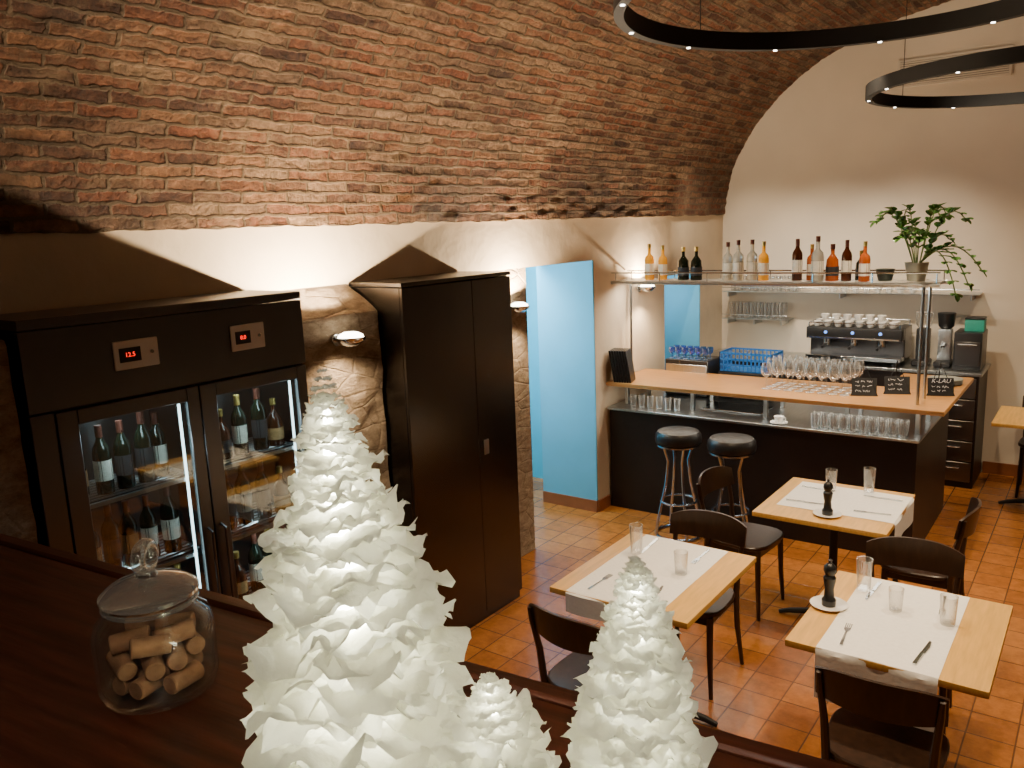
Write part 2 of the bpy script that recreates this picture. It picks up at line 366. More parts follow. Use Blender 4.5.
# ------------------------------------------------------------------ vent
v=thing('air_vent',(-1.3,YE-.02,3.51),'pale slatted ventilation grille set in the end wall','vent')
vb=B();vb.box(-.45,.45,0,.018,0,.02);vb.box(-.45,.45,0,.018,.22,.24);vb.box(-.45,-.43,0,.018,.02,.22);vb.box(.43,.45,0,.018,.02,.22);vb.to('vent_frame',VENTM,v)
vb=B()
for i in range(11): vb.box(-.43,.43,.002,.012,.024+i*.018,.036+i*.018)
vb.to('slats',VENTM,v)
B().box(-.43,.43,.015,.018,.02,.22).to('duct_back',pm('duct_grey',(.15,.13,.11),.8),v)
# ------------------------------------------------------------------ bottle prototypes
def bottle(loc,gm,lm,cm,label,group,kind=0):
    t=thing('bottle',loc,label,'bottle',group)
    if kind==0: pr=[(0,0),(.035,0),(.037,.004),(.037,.185),(.033,.205),(.016,.235),(.0135,.25),(.0135,.292),(0,.292)];capz=(.25,.302);cr=.0148;lz=(.06,.15);lr=.0375
    elif kind==1: pr=[(0,0),(.037,0),(.039,.004),(.039,.16),(.034,.185),(.015,.205),(.013,.215),(.013,.275),(0,.275)];capz=(.255,.29);cr=.0145;lz=(.04,.13);lr=.0395
    else: pr=[(0,0),(.043,0),(.046,.005),(.044,.10),(.040,.15),(.02,.18),(.013,.19),(.013,.24),(0,.24)];capz=(.225,.26);cr=.017;lz=(.035,.10);lr=.0462
    B().lathe(pr,20).to('bottle_glass',gm,t)
    B().lathe([(lr,lz[0]),(lr,lz[1])],16).to('paper_label',lm,t)
    B().lathe([(cr,capz[0]),(cr,capz[1]),(0,capz[1])],12).to('cap',cm,t)
    return t
# ------------------------------------------------------------------ wine fridge
fr=thing('wine_fridge',(-3.2,1.85,0),'tall dark steel double-door wine cooler with lit glass doors','wine fridge')
X0=-.195;XF=.2
yL=-.61;yR=.61
b=B();b.box(X0,XF-.03,yL,yL+.06,0,2.10);b.box(X0,XF-.03,yR-.04,yR,0,2.10);b.box(X0,XF-.03,.03,.07,.1,1.81);b.box(X0,X0+.02,yL+.06,yR-.04,0,2.1)
b.box(X0+.02,XF-.03,yL+.06,yR-.04,0,.15);b.box(X0+.02,XF-.03,yL+.06,yR-.04,1.81,2.10)
b.to('body',DARKSTEEL,fr)
B().box(XF-.03,XF-.003,yL,yR,1.825,2.115,.002).to('header_panel',DARKSTEEL,fr)
B().box(X0,XF+.0,yL-.0,yR+.0,2.118,2.155,.003).to('top_board',DARKSTEEL,fr)
B().box(XF-.03,XF-.005,yL,yL+.085,0,1.82,.004).to('side_trim',DARKSTEEL,fr)
for (ya,yb) in ((-.29,-.11),(.22,.39)):
    cp=B().box(XF-.003,XF+.005,ya,yb,1.93,2.04,.003).to('control_panel',PALEPANEL,fr,label='pale steel control panel')
    B().box(XF+.005,XF+.007,ya+.02,yb-.075,1.958,2.012).to('display',BLACKP,cp)
    text('12.5' if ya<0 else '8.0',.024,REDLED,cp,(XF+.0078,(ya+yb)/2-.028,1.985),(pi/2,0,pi/2),'red_digits')
    B().lathe([(0,0),(.008,0),(.008,.004),(0,.004)],12,Matrix.Translation((XF+.005,yb-.03,1.985))@Matrix.Rotation(pi/2,4,'Y')).to('button',CHROME,cp)
def fdoor(ya,yb,hs):
    d=B();w=.055
    d.box(XF-.025,XF,ya,ya+w+.02,.12,1.815,.003);d.box(XF-.025,XF,yb-w,yb,.12,1.815,.003);d.box(XF-.025,XF,ya+w+.02,yb-w,1.76,1.815,.003);d.box(XF-.025,XF,ya+w+.02,yb-w,.12,.22,.003)
    d=d.to('door',DARKSTEEL,fr)
    B().box(XF-.014,XF-.010,ya+w+.02,yb-w,.22,1.76).to('door_glass',DOORG,d)
    hy=yb-.028 if hs>0 else ya+.03
    B().tube([(XF,hy,.75),(XF+.03,hy,.76),(XF+.03,hy,1.2),(XF,hy,1.21)],.006).to('handle',DARKSTEEL,d)
fdoor(-.523,.045,1);fdoor(.05,.605,-1)
for z in (.45,.78,1.11,1.44):
    for ya,yb in ((yL+.07,.028),(.072,yR-.045)):
        s=B();s.box(XF-.055,XF-.04,ya,yb,z-.016,z,.0)
        for k in range(9): s.box(X0+.025+k*.034,X0+.032+k*.034,ya,yb,z-.006,z)
        s.box(X0+.03,XF-.05,ya,ya+.01,z-.012,z);s.box(X0+.03,XF-.05,yb-.01,yb,z-.012,z)
        s.to('shelf',STEEL,fr)
for y in (-.035,yR-.085): B().box(XF-.038,XF-.032,y,y+.009,.25,1.75).to('light_strip',LEDC,fr)
protoW=bottle((-3.19,1.36,1.441),BOTG,LABEL,CAPM,'dark wine bottle with pale label standing on cooler shelf','wine bottles in the cooler')
protoS=bottle((-3.20,1.45,1.441),BOTB,LABELR,CAPG,'squat brown bottle with ochre label standing on cooler shelf','wine bottles in the cooler',2)
for z in (.451,.781,1.111,1.441):
    for ya,yb,n in ((1.36,1.79,6),(1.98,2.36,5)):
        for i in range(n):
            if z>1.4 and ya<1.5 and i<2: continue
            y=ya+(yb-ya)*i/(n-1)+random.uniform(-.006,.006)
            m={}
            q=random.random()
            if q<.25:m['cap']=CAPG
            if q>.7:m['paper_label']=LABELD
            elif q>.55:m['paper_label']=LABELR
            pr0=protoW if random.random()<.85 else protoS
            sc_=random.uniform(.88,.98) if pr0 is protoW else .85
            dup(pr0,(-3.14+random.uniform(-.03,.01),y,z),mats=m,s=sc_)
for yy in (1.6,2.18):
    area((-3.055,yy,1.75),(-3.2,yy,1.0),2.8,.08,.4,(.68,.92,1))
    area((-3.055,yy,1.09),(-3.2,yy,.6),2.2,.05,.4,(.68,.92,1))
# ------------------------------------------------------------------ tall cabinet
cb=thing('tall_cabinet',(-3.2,3.60,0),'tall dark bronze two-door storage cabinet against the wall','cabinet')
B().box(-.195,.18,-.48,.48,0,2.115,.003).to('body',CABMAT,cb)
B().box(-.195,.20,-.483,.485,2.118,2.14,.002).to('top_board',CABMAT,cb)
for ya,yb in ((-.48,.098),(.102,.48)):
    d=B().box(.181,.20,ya,yb,.06,2.112,.002).to('door',CABMAT,cb)
    if ya>0:
        B().box(.20,.208,ya+.04,ya+.085,1.06,1.15,.002).to('latch',STEEL,d)
# ------------------------------------------------------------------ wall lamps
def wlamp(x,y,z,wx):
    t=thing('wall_lamp',(x,y,z),'small round chrome uplight on an arm fixed to the wall','wall lamp','wall uplights')
    B().lathe([(0,-.035),(.04,-.032),(.072,-.005),(.076,.012),(.068,.012),(.05,0),(0,-.005)],24).to('lamp_shade',CHROME,t)
    B().lathe([(.066,.008),(.060,.022),(.035,.034),(0,.038)],20).to('bulb',LAMPGLOW,t)
    B().tube([(-.06,0,-.01),(wx-x+.01,0,-.01)],.009).to('arm',CHROME,t)
    B().lathe([(0,0),(.03,0),(.03,.01),(0,.012)],16,Matrix.Translation((wx-x+.002,0,-.01))@Matrix.Rotation(pi/2,4,'Y')).to('wall_plate',CHROME,t)
wlamp(-3.04,2.78,1.89,-3.15);wlamp(-3.31,4.59,1.86,-3.4);wlamp(-3.31,6.52,1.84,-3.4)
for (x,y,z,p) in ((-3.08,2.78,1.95,195),(-3.29,4.59,1.87,170),(-3.29,6.52,1.84,60)):
    spot((x-.01,y,z+.06),(x-.05,y,z+1),p,160,(1,.77,.51),.3,.01)
    spot((x+.05,y,z-.13),(x-.10,y,z-1),22,140,(1,.76,.5),.9,.02)
# ------------------------------------------------------------------ ring lamps
def ring(cx,cy,z,r,pw,h=.08):
    t=thing('ring_pendant',(cx,cy,z),'large matte black ring pendant lamp with tiny white spots','pendant lamp','ring pendants')
    B().lathe([(r-.02,0),(r+.02,0),(r+.02,h),(r-.02,h),(r-.02,0)],96).to('ring_body',BLACK,t)
    for k in range(12):
        a=2*pi*(k+.3)/12
        B().lathe([(0,-.003),(.009,-.003),(.009,.0),],10,Matrix.Translation((r*math.cos(a),r*math.sin(a),0))).to('led_spot',LEDW,t)
    for k in range(3):
        a=2*pi*k/3+.6
        x,y=r*math.cos(a),r*math.sin(a)
        B().tube([(x,y,h),(x,y,vz(cx+x)-z-.01)],.0025,6).to('suspension_wire',BLACK,t)
    for k in range(4):
        a=2*pi*(k+.5)/4
        x,y=cx+r*math.cos(a),cy+r*math.sin(a)
        spot((x,y,z-.02),(x,y,0),pw,86,(1,.76,.48),.6,.02)
ring(-.85,3.48,3.2,.92,145)
ring(-.42,6.22,3.14,1.02,90)
# ------------------------------------------------------------------ tables
def table(x0,x1,y0,y1,label):
    cx,cy=(x0+x1)/2,(y0+y1)/2;w,d=(x1-x0)/2,(y1-y0)/2
    t=thing('dining_table',(cx,cy,0),label,'table','bistro tables')
    B().box(-w,w,-d,d,.722,.75,.004,seg=2).to('table_top',LWOOD,t)
    B().lathe([(0,.722),(.14,.722),(.14,.712),(.03,.70),(.024,.66),(.024,.10),(.04,.06),(.04,.045),(0,.045)],20).to('column',BLACK,t)
    for k in range(4):
        a=k*pi/2+.15
        c,s=math.cos(a),math.sin(a)
        B().tube([(c*.02,s*.02,.07),(c*.12,s*.12,.05),(c*.24,s*.24,.03),(c*.30,s*.30,.012)],[.022,.02,.017,.012],8).to('foot',BLACK,t)
    return t
T1=(-2.02,-1.33,2.96,3.78);T2=(-1.58,-.86,4.40,5.15);T3=(-.95,-.24,3.04,3.82)
table(*T1,'light oak bistro table with white runner and two tumblers')
table(*T2,'light oak bistro table beside the bar stools')
table(*T3,'light oak bistro table with pepper mill and white runner')
table(-.70,.02,7.25,7.95,'bare light oak table by the end wall')
def runner(x0,x1,y0,y1,hang,axis):
    t=B();zt=.7515
    def fn(u,v):
        L=(y1-y0 if axis=='y' else x1-x0)+hang
        s=v*L
        if axis=='y':
            x=x0+(x1-x0)*u
            if s<hang: return Vector((x,y0-.004-.006*math.sin(u*9),zt-(hang-s)))
            return Vector((x,y0+(s-hang),zt+.0012*math.sin(u*7+s*9)**2))
        y=y0+(y1-y0)*u;top=x1-x0
        if s>top: return Vector((x1+.004+.006*math.sin(u*9),y,zt-(s-top)))
        return Vector((x0+s,y,zt+.0012*math.sin(u*7+s*9)**2))
    t.surf(fn,16,60)
    t.to('table_runner',CLOTH,label='white linen runner laid over the oak table',category='tablecloth',group='table runners')
runner(-1.93,-1.47,T1[2],T1[3]-.01,.10,'y')
runner(-.83,-.40,T3[2],T3[3]-.01,.21,'y')
runner(-1.50,T2[1],4.58,5.08,.14,'x')
def knife(loc,rz):
    t=thing('table_knife',loc,'steel table knife lying on the white runner','cutlery','table knives',rz)
    B().prism([(-.007,-.105),(.007,-.105),(.006,0),(-.006,0)],0,.006).to('handle',CHROME,t)
    B().prism([(-.006,0),(.009,.0),(.011,.06),(.004,.105),(-.005,.11)],.001,.003).to('blade',CHROME,t)
    return t
def fork(loc,rz):
    t=thing('table_fork',loc,'steel table fork lying on the white runner','cutlery','table forks',rz)
    B().prism([(-.006,-.10),(.006,-.10),(.003,.02),(-.003,.02)],0,.004).to('handle',CHROME,t)
    b=B();b.prism([(-.003,.02),(.003,.02),(.012,.04),(.012,.055),(-.012,.055),(-.012,.04)],.0005,.003)
    for k in range(4): b.box(-.012+k*.0070,-.009+k*.0070,.055,.095,.0005,.003)
    b.to('tines',CHROME,t);return t
kn=None;fk=None
def setting(x,y,rz):
    global kn,fk
    M=Matrix.Rotation(rz,3,'Z')
    p=M@Vector((.14,0,0));q=M@Vector((-.14,0,0))
    a=(x+p.x,y+p.y,.7535);b_=(x+q.x,y+q.y,.7535)
    if kn is None: kn=knife(a,rz+.1);fk=fork(b_,rz-.05)
    else: dup(kn,a,rz+random.uniform(-.15,.15));dup(fk,b_,rz+random.uniform(-.15,.15))
setting(-1.70,3.12,0);setting(-1.70,3.63,pi);setting(-.62,3.20,0);setting(-.62,3.66,pi);setting(-1.37,4.83,-pi/2);setting(-1.0,4.83,pi/2)
tb=None
def tumbler(x,y,s=1,z=.7535,h=1):
    global tb
    if tb is None:
        tb=thing('water_glass',(x,y,z),'clear straight water tumbler on a set table','glass','water tumblers')
        B().lathe([(0,0),(.028,0),(.034,.11),(.0325,.11),(.0275,.008),(0,.008)],24).to('glass_body',GLASS,tb)
        tb.scale=(s,s,s*h)
    else: dup(tb,(x,y,z),0,(s,s,s*h))
tumbler(-1.86,3.52,1,h=1.35);tumbler(-1.56,3.40);tumbler(-1.30,4.98,1,h=1.2);tumbler(-1.10,5.06,1,h=1.35);tumbler(-.80,3.66,1,h=1.3);tumbler(-.64,3.52,.9);tumbler(-.44,3.50,1,h=1.1)
def saucer(x,y,z=.7505):
    t=thing('side_plate',(x,y,z),'small round white plate under a pepper mill','plate','side plates')
    B().lathe([(0,0),(.045,0),(.075,.012),(.077,.014),(.073,.014),(.045,.006),(0,.006)],32).to('plate_body',CERAM,t)
    m=thing('pepper_mill',(x,y,z+.0065),'black turned wooden pepper mill standing on a plate','pepper mill','pepper mills')
    B().lathe([(0,0),(.026,0),(.027,.02),(.02,.03),(.017,.06),(.022,.085),(.024,.10),(.018,.108),(0,.108)],24).to('mill_body',BLACKP,m)
    B().lathe([(0,.108),(.016,.109),(.024,.125),(.022,.14),(.012,.15),(.006,.153),(.006,.158),(.009,.163),(0,.168)],24).to('mill_head',BLACKP,m)
    m.scale=(1.1,1.1,1.25)
saucer(-1.20,4.54);saucer(-.885,3.42)
# ------------------------------------------------------------------ chairs
def chair(loc,rz,label):
    t=thing('dining_chair',loc,label,'chair','dark dining chairs',rz)
    def seat(z,k):
        out=[]
        for i in range(32):
            a=2*pi*i/32;c,s=math.cos(a),math.sin(a);n=3.4
            rr=(abs(c)**n+abs(s)**n)**(-1/n)
            w=.205+.012*s
            out.append((c*rr*w*k,s*rr*.205*k))
        return out
    b=B();layers=[(.435,.97),(.44,1),(.455,1),(.461,.97),(.458,.8),(.455,.3)]
    rings=[]
    for z,k in layers: rings.append([b.bm.verts.new((x,y,z)) for x,y in seat(z,k)])
    for A,C in zip(rings,rings[1:]):
        for i in range(32): b.bm.faces.new((A[i],A[(i+1)%32],C[(i+1)%32],C[i]))
    b.bm.faces.new(rings[0][::-1]);b.bm.faces.new(rings[-1])
    b.to('seat',CHAIR,t)
    b=B()
    b.box(-.16,.16,.15,.168,.39,.436,.002);b.box(-.16,.16,-.175,-.157,.39,.436,.002);b.box(-.17,-.152,-.16,.155,.39,.436,.002);b.box(.152,.17,-.16,.155,.39,.436,.002)
    b.to('apron',CHAIR,t)
    for sx in (-1,1):
        B().tube([(sx*.165,.158,.436),(sx*.17,.165,.2),(sx*.182,.178,0)],[.019,.016,.011],8).to('leg',CHAIR,t)
        B().tube([(sx*.19,-.235,0),(sx*.178,-.185,.25),(sx*.175,-.17,.44),(sx*.183,-.185,.60),(sx*.195,-.215,.74),(sx*.198,-.225,.80)],[.011,.015,.017,.015,.013,.010],8).to('leg',CHAIR,t)
    def band(off):
        def fn(u,v):
            q=(u-.5)*2
            x=.215*q
            y=-.255+.060*q*q-off
            ztop=.835-.020*q**4-.012*q*q;zb=.685+.012*q*q
            return Vector((x,y-(v-.5)*.02,zb+(ztop-zb)*v))
        return fn
    b=B();b.surf(band(.007),18,5);b.surf(band(-.007),18,5)
    b.bm.verts.ensure_lookup_table()
    n=19*6
    def id(i,j,k): return b.bm.verts[k*n+i*6+j]
    for i in range(18):
        for j in (0,5): b.bm.faces.new((id(i,j,0),id(i+1,j,0),id(i+1,j,1),id(i,j,1)))
    for j in range(5):
        for i in (0,18): b.bm.faces.new((id(i,j,0),id(i,j+1,0),id(i,j+1,1),id(i,j,1)))
    b.to('backrest',CHAIR,t)
    return t
ch=chair((-.56,3.02,0),.05,'dark-stained wooden dining chair with curved backrest tucked under table')
dup(ch,(-.66,3.93,0),pi+.1);dup(ch,(-1.70,2.86,0),-.1);dup(ch,(-1.68,3.80,0),pi)
dup(ch,(-1.75,4.76,0),-pi/2-.08);dup(ch,(-.76,4.86,0),pi/2);dup(ch,(-.35,7.98,0),pi)
# ------------------------------------------------------------------ bar stools
st=thing('bar_stool',(-2.60,5.62,0),'round black leather bar stool on chrome tube legs','bar stool','bar stools')
B().lathe([(0,.735),(.155,.735),(.172,.75),(.176,.775),(.172,.81),(.155,.833),(.1,.84),(0,.84)],36).to('seat',LEATHER,st)
B().lathe([(.12,.722),(.165,.722),(.165,.735),(.12,.735),(.12,.722)],32).to('seat_ring',STOOLC,st)
for k in range(4):
    a=pi/4+k*pi/2;c,s=math.cos(a),math.sin(a)
    B().tube([(c*.12,s*.12,.73),(c*.08,s*.08,.60),(c*.10,s*.10,.42),(c*.15,s*.15,.2),(c*.18,s*.18,.04),(c*.17,s*.17,.011)],.012,8).to('leg',STOOLC,st)
B().tube([(.135*math.cos(2*pi*k/32),.135*math.sin(2*pi*k/32),.28) for k in range(32)],.009,8,True).to('foot_ring',STOOLC,st)
B().tube([(.172*math.cos(2*pi*k/32),.172*math.sin(2*pi*k/32),.012) for k in range(32)],.011,8,True).to('floor_ring',STOOLC,st)
dup(st,(-2.17,5.60,0),.3)
# ------------------------------------------------------------------ bar
bar=thing('bar_counter',(-2.2,6.4,0),'dark-fronted bar with oak counter on short steel posts','bar')
ox,oy=-2.2,6.4
def lb(b,x0,x1,y0,y1,z0,z1,bev=0): return b.box(x0-ox,x1-ox,y0-oy,y1-oy,z0,z1,bev)
b=B();lb(b,-3.38,-1.0,5.95,6.95,.0,.865);lb(b,-1.55,-1.0,6.951,7.25,0,.865);b.to('bar_front',BARFRONT,bar)
b=B();lb(b,-3.38,-.98,5.90,6.95,.866,.885,.002);lb(b,-1.55,-.98,6.951,7.27,.866,.885,.002);b.to('steel_worktop',STEEL,bar)
b=B();lb(b,-3.385,-.84,5.90,6.62,1.068,1.10,.003);lb(b,-1.35,-.84,6.6205,7.25,1.068,1.10,.003);b.to('oak_counter',LWOODX,bar)
for x in (-3.3,-2.7,-2.1,-1.5,-1.03):
    for y in (6.10,6.5):
        b=B();lb(b,x-.015,x+.015,y,y+.03,.885,1.068);b.to('support_post',STEEL,bar)
b=B();lb(b,-1.04,-1.01,7.15,7.18,.885,1.068);b.to('support_post',STEEL,bar)
b=B();lb(b,-2.65,-2.15,6.15,6.45,.886,.90,.003);b.to('sink_rim',CHROME,bar)
rk=thing('bottle_rack',(-2.15,6.17,1.101),'steel and glass overhead bottle shelf above the bar','shelf')
z0=1.101
b=B()
for y in (-.14,.14): b.tube([(-1.24,y,1.92-z0),(1.22,y,1.92-z0)],.014,8)
for x in (-1.2,-.6,0,.6,1.2): b.tube([(x,-.14,1.92-z0),(x,.14,1.92-z0)],.006,6)
b.to('shelf_frame',STEEL,rk)
B().box(-1.23,1.21,-.13,.13,1.931-z0,1.937-z0).to('glass_shelf',GLASS,rk)
b=B()
for y in (-.14,.14): b.tube([(-1.24,y,2.0-z0),(1.22,y,2.0-z0)],.006,8)
for x in (-1.2,-.8,-.4,0,.4,.8,1.2):
    for y in (-.14,.14): b.tube([(x,y,1.92-z0),(x,y,2.0-z0)],.004,6)
b.to('guard_rail',CHROME,rk)
for x,y in ((1.12,-.12),(1.12,.12),(-1.2,.12)): B().tube([(x,y,0),(x,y,1.92-z0)],.011,8).to('post',STEEL,rk)
SZ=1.938
pa=bottle((-3.10,6.15,SZ),AMBER,LABEL,CAPG,'amber spirit bottle with pale label on the bar rack','bottles on the bar rack',1)
pd=bottle((-2.80,6.15,SZ),BOTG,LABELD,CAPG,'short dark round bottle with gold cap on the rack','bottles on the bar rack',2)
pc=bottle((-2.43,6.15,SZ),CLEARB,LABEL,CAPM,'clear spirit bottle with pale label on the bar rack','bottles on the bar rack',1)
pb=bottle((-1.90,6.15,SZ),BOTB,LABEL,CAPM,'brown spirit bottle with pale label on the bar rack','bottles on the bar rack',0)
pr_=bottle((-1.65,6.15,SZ),REDSP,LABELD,CAPM,'reddish liqueur bottle with dark label on the rack','bottles on the bar rack',2)
dup(pa,(-2.99,6.17,SZ),0,.95);dup(pd,(-2.69,6.15,SZ),0)
dup(pc,(-2.34,6.13,SZ),0,1.05);dup(pc,(-2.25,6.18,SZ),0,1.05);dup(pa,(-2.15,6.15,SZ),0,1.0)
dup(pa,(-1.81,6.2,SZ),0,.9,mats={'bottle_glass':REDSP});dup(pc,(-1.74,6.1,SZ),0,1.1);dup(pb,(-1.55,6.14,SZ),0,.95)
dup(pd,(-1.475,6.23,SZ),0,.8);dup(pa,(-1.42,6.10,SZ),0,.95,mats={'bottle_glass':REDSP,'cap':CAPG})
pot2=thing('small_plant_pot',(-1.30,6.18,SZ),'small dark round pot standing beside the leafy plant','pot')
B().lathe([(0,0),(.045,0),(.062,.075),(.065,.08),(.057,.08),(.05,.065),(0,.065)],24).to('pot_body',pm('dark_pot',(.03,.045,.04),.35),pot2)
# plant
pl=thing('potted_plant',(-1.10,6.17,SZ),'leafy green plant in a pale glass pot trailing off the rack','plant')
B().lathe([(0,0),(.055,0),(.075,.12),(.078,.125),(.07,.125),(.06,.11),(0,.11)],24).to('pot',pm('pale_pot',(.40,.42,.36),.3),pl)
b=B();leaf=B()
def addleaf(bb,p,d,s):
    d=d.normalized();side=d.cross(Vector((0,0,1)))
    if side.length<.1: side=Vector((1,0,0))
    side.normalize();upv=side.cross(d)
    pts=[(0,0),(.12,.26),(.35,.44),(.65,.44),(.88,.26),(1,0)]
    mid=[bb.bm.verts.new(p+d*s*t) for t,_ in pts]
    l=[bb.bm.verts.new(p+d*s*t+side*s*w+upv*s*w*.3) for t,w in pts[1:-1]]
    r=[bb.bm.verts.new(p+d*s*t-side*s*w+upv*s*w*.3) for t,w in pts[1:-1]]
    for q in (l,r):
        bb.bm.faces.new((mid[0],mid[1],q[0]))
        for i in range(3): bb.bm.faces.new((mid[i+1],mid[i+2],q[i+1],q[i]))
        bb.bm.faces.new((mid[4],mid[5],q[3]))
stems=[]
for k in range(10):
    a=2*pi*k/10+random.uniform(-.2,.2);le=random.uniform(.14,.28);h=random.uniform(.18,.40)
    stems.append([Vector((math.cos(a)*.02,math.sin(a)*.02,.10))+Vector((math.cos(a)*le*t,math.sin(a)*le*t,h*math.sin(t*2.1)/1.0)) for t in [i/8 for i in range(9)]])
for (dx,dy,drop) in ((.30,-.05,.24),(.24,-.12,.30),(.36,.06,.16)):
    stems.append([Vector((.02,0,.12))+Vector((dx*t,dy*t,.16*math.sin(t*2.4)-drop*t*t)) for t in [i/10 for i in range(11)]])
for s_ in stems:
    b.tube(s_,.0045,5)
    for i in range(2,len(s_)):
        dd=(s_[i]-s_[i-1]).normalized()
        for sg in (-1,1):
            sd=dd.cross(Vector((0,0,1)))
            if sd.length<.1: sd=Vector((0,1,0))
            addleaf(leaf,s_[i],dd*.8+sd.normalized()*sg+Vector((0,0,random.uniform(-.1,.5))),random.uniform(.045,.065))
    addleaf(leaf,s_[-1],s_[-1]-s_[-2],.06)
b.to('stems',STEMM,pl);leaf.to('leaves',GREEN,pl,recalc=False)
# wine glasses on the counter
wg=None
def wglass(x,y,z=1.1005,s=1,grp='wine glasses on the counter',lab='clear stemmed wine glass standing on the oak counter'):
    global wg
    if wg is None:
        wg=thing('wine_glass',(x,y,z),lab,'wine glass',grp)
        B().lathe([(0,0),(.034,.001),(.032,.003),(.006,.006),(.004,.02),(.004,.085),(.012,.095),(.034,.115),(.04,.14),(.036,.175),(.031,.20),(.030,.20),(.035,.175),(.039,.14),(.033,.117),(.01,.098),(0,.097)],20).to('glass_body',GLASS,wg)
    else: dup(wg,(x,y,z),0,s)
for j in range(4):
    for i in range(8): wglass(-2.12+i*.083+j*.010,6.17+j*.092+random.uniform(-.005,.005),s=(1,1,random.uniform(1.08,1.16)))
sg=thing('shot_glass',(-1.68,5.945,.8855),'small clear tumbler on the steel worktop','glass','small tumblers on the worktop')
B().lathe([(0,0),(.025,0),(.03,.11),(.0285,.11),(.0235,.006),(0,.006)],16).to('glass_body',GLASS,sg)
for j in range(2):
    for i in range(10):
        if i+j: dup(sg,(-1.68+i*.065,5.945+j*.07,.8855),0)
for i in range(6): dup(sg,(-3.2+i*.08,6.03,.8855),0,.9)
def cup(x,y,z,lab='white espresso cup',grp='cups on the coffee machine'):
    t=thing('espresso_cup',(x,y,z),lab,'cup',grp)
    B().lathe([(0,0),(.02,0),(.024,.004),(.036,.05),(.034,.05),(.022,.008),(0,.007)],18).to('cup_body',CERAM,t)
    B().tube([(.033,0,.042),(.05,0,.04),(.05,0,.02),(.027,0,.014)],.0035,6).to('cup_handle',CERAM,t)
    return t
sc=thing('saucer',(-1.95,5.97,.8855),'white saucer under an espresso cup','plate');B().lathe([(0,0),(.035,0),(.065,.012),(.063,.014),(.03,.006),(0,.006)],24).to('saucer_body',CERAM,sc)
cup(-1.95,5.97,.8925,'white espresso cup standing on a saucer on the worktop','cup on the worktop')
# menus
mn=thing('menu_folder',(-3.33,6.0,1.1005),'black menu folder leaning in a stack at the bar end','menu','menu folders')
B().box(-.009,.009,-.09,.09,0,.27,.002).to('menu_cover',LEATHER,mn)
mn.rotation_euler=(0,-.16,.25)
for i in range(1,7): dup(mn,(-3.33+i*.0215,6.0+i*.004,1.1005),rot=(0,-.16,.25+i*.004))
us=thing('undercounter_box',(-2.47,6.80,.886),'black box behind the bar under the blue crate','box')
B().box(-.24,.24,-.14,.14,0,.23,.004).to('box_body',BLACKP,us)
t=thing('glass_crate',(-2.47,6.80,1.1175),'blue plastic lattice crate for glasses behind the counter','crate')
b=B();w=.23;d=.14;h=.17
for zz in (0,.052,.104,.155):
    b.box(-w,w,-d,-d+.008,zz,zz+.014);b.box(-w,w,d-.008,d,zz,zz+.014);b.box(-w,-w+.008,-d,d,zz,zz+.014);b.box(w-.008,w,-d,d,zz,zz+.014)
n=13
for k in range(n+1):
    x=-w+(2*w-.008)*k/n
    b.box(x,x+.008,-d,-d+.007,0,h);b.box(x,x+.008,d-.007,d,0,h)
for k in range(9):
    y=-d+(2*d-.008)*k/8
    b.box(-w,-w+.007,y,y+.008,0,h);b.box(w-.007,w,y,y+.008,0,h)
b.box(-w,w,-d,d,0,.005)
b.to('crate_body',CRATE,t)
gw=thing('glass_washer',(-2.98,6.75,.886),'dark box unit behind the bar carrying blue glasses','appliance')
B().box(-.2,.2,-.15,.15,0,.32,.006).to('body',BLACKP,gw);B().box(-.19,.19,-.155,-.15,.03,.28,.003).to('front_door',STEEL,gw)
bt=thing('blue_glass',(-3.14,6.66,1.2065),'pale blue stemmed glass standing behind the bar','glass','blue glasses')
B().lathe([(0,0),(.024,.001),(.005,.005),(.005,.035),(.024,.05),(.029,.075),(.027,.10),(.0255,.10),(.0275,.075),(.022,.052),(0,.04)],16).to('glass_body',BLUEG,bt)
for j in range(2):
    for i in range(6):
        if i+j: dup(bt,(-3.14+i*.063,6.66+j*.1,1.2065))
# chalkboard signs
def sign(x,y,head,rz,lab,seed):
    t=thing('chalkboard_sign',(x,y,1.1005),lab,'sign','chalkboard signs',rz)
    M=Matrix.Rotation(-.25,4,'X')
    B().box(-.085,.085,-.003,.003,.0,.13,.001,M=M).to('board',CHALK,t)
    b=B();b.tube([(-.09,0,.0),(0,.055,.24),(.09,0,.0)],.004,6);b.tube([(0,.055,.24),(0,.12,.0)],.004,6);b.to('easel',BLACK,t)
    if head: text(head,.044,WHITE,t,(0,-.0045+.105*.247,.105),(pi/2-.25,0,0),shear=.3,off=-.0006)
    rn=random.Random(seed);b=B()
    for z in ((.066,.035) if head else (.105,.07,.035)):
        x0=-.06
        while x0<.05:
            L=rn.uniform(.02,.05);n=int(L/.004)
            pts=[M@Vector((x0+i*.004,-.0042,z+rn.uniform(-.008,.009))) for i in range(n+1)]
            if x0+L<.075: b.tube(pts,.0013,4)
            x0+=L+.012
    b.to('chalk_scribble',WHITE,t)
sign(-.945,6.42,'K-LAU',.35,'small chalkboard on a black easel reading K-LAU',1)
sign(-1.22,6.36,None,.35,'small chalkboard on a black easel with white handwriting',2)
sign(-1.41,6.20,None,.35,'small chalkboard on a black easel with white handwriting',3)
p0=thing('dinner_plate',(-.99,6.90,1.1005),'grey dinner plate in a stack on the counter','plate','plate stack on the counter')
B().lathe([(0,0),(.06,0),(.12,.012),(.122,.014),(.118,.015),(.06,.005),(0,.005)],32).to('plate_body',pm('grey_ceramic',(.30,.31,.28),.3),p0)
for i in range(1,5): dup(p0,(-.99,6.90,1.1005+i*.0075))
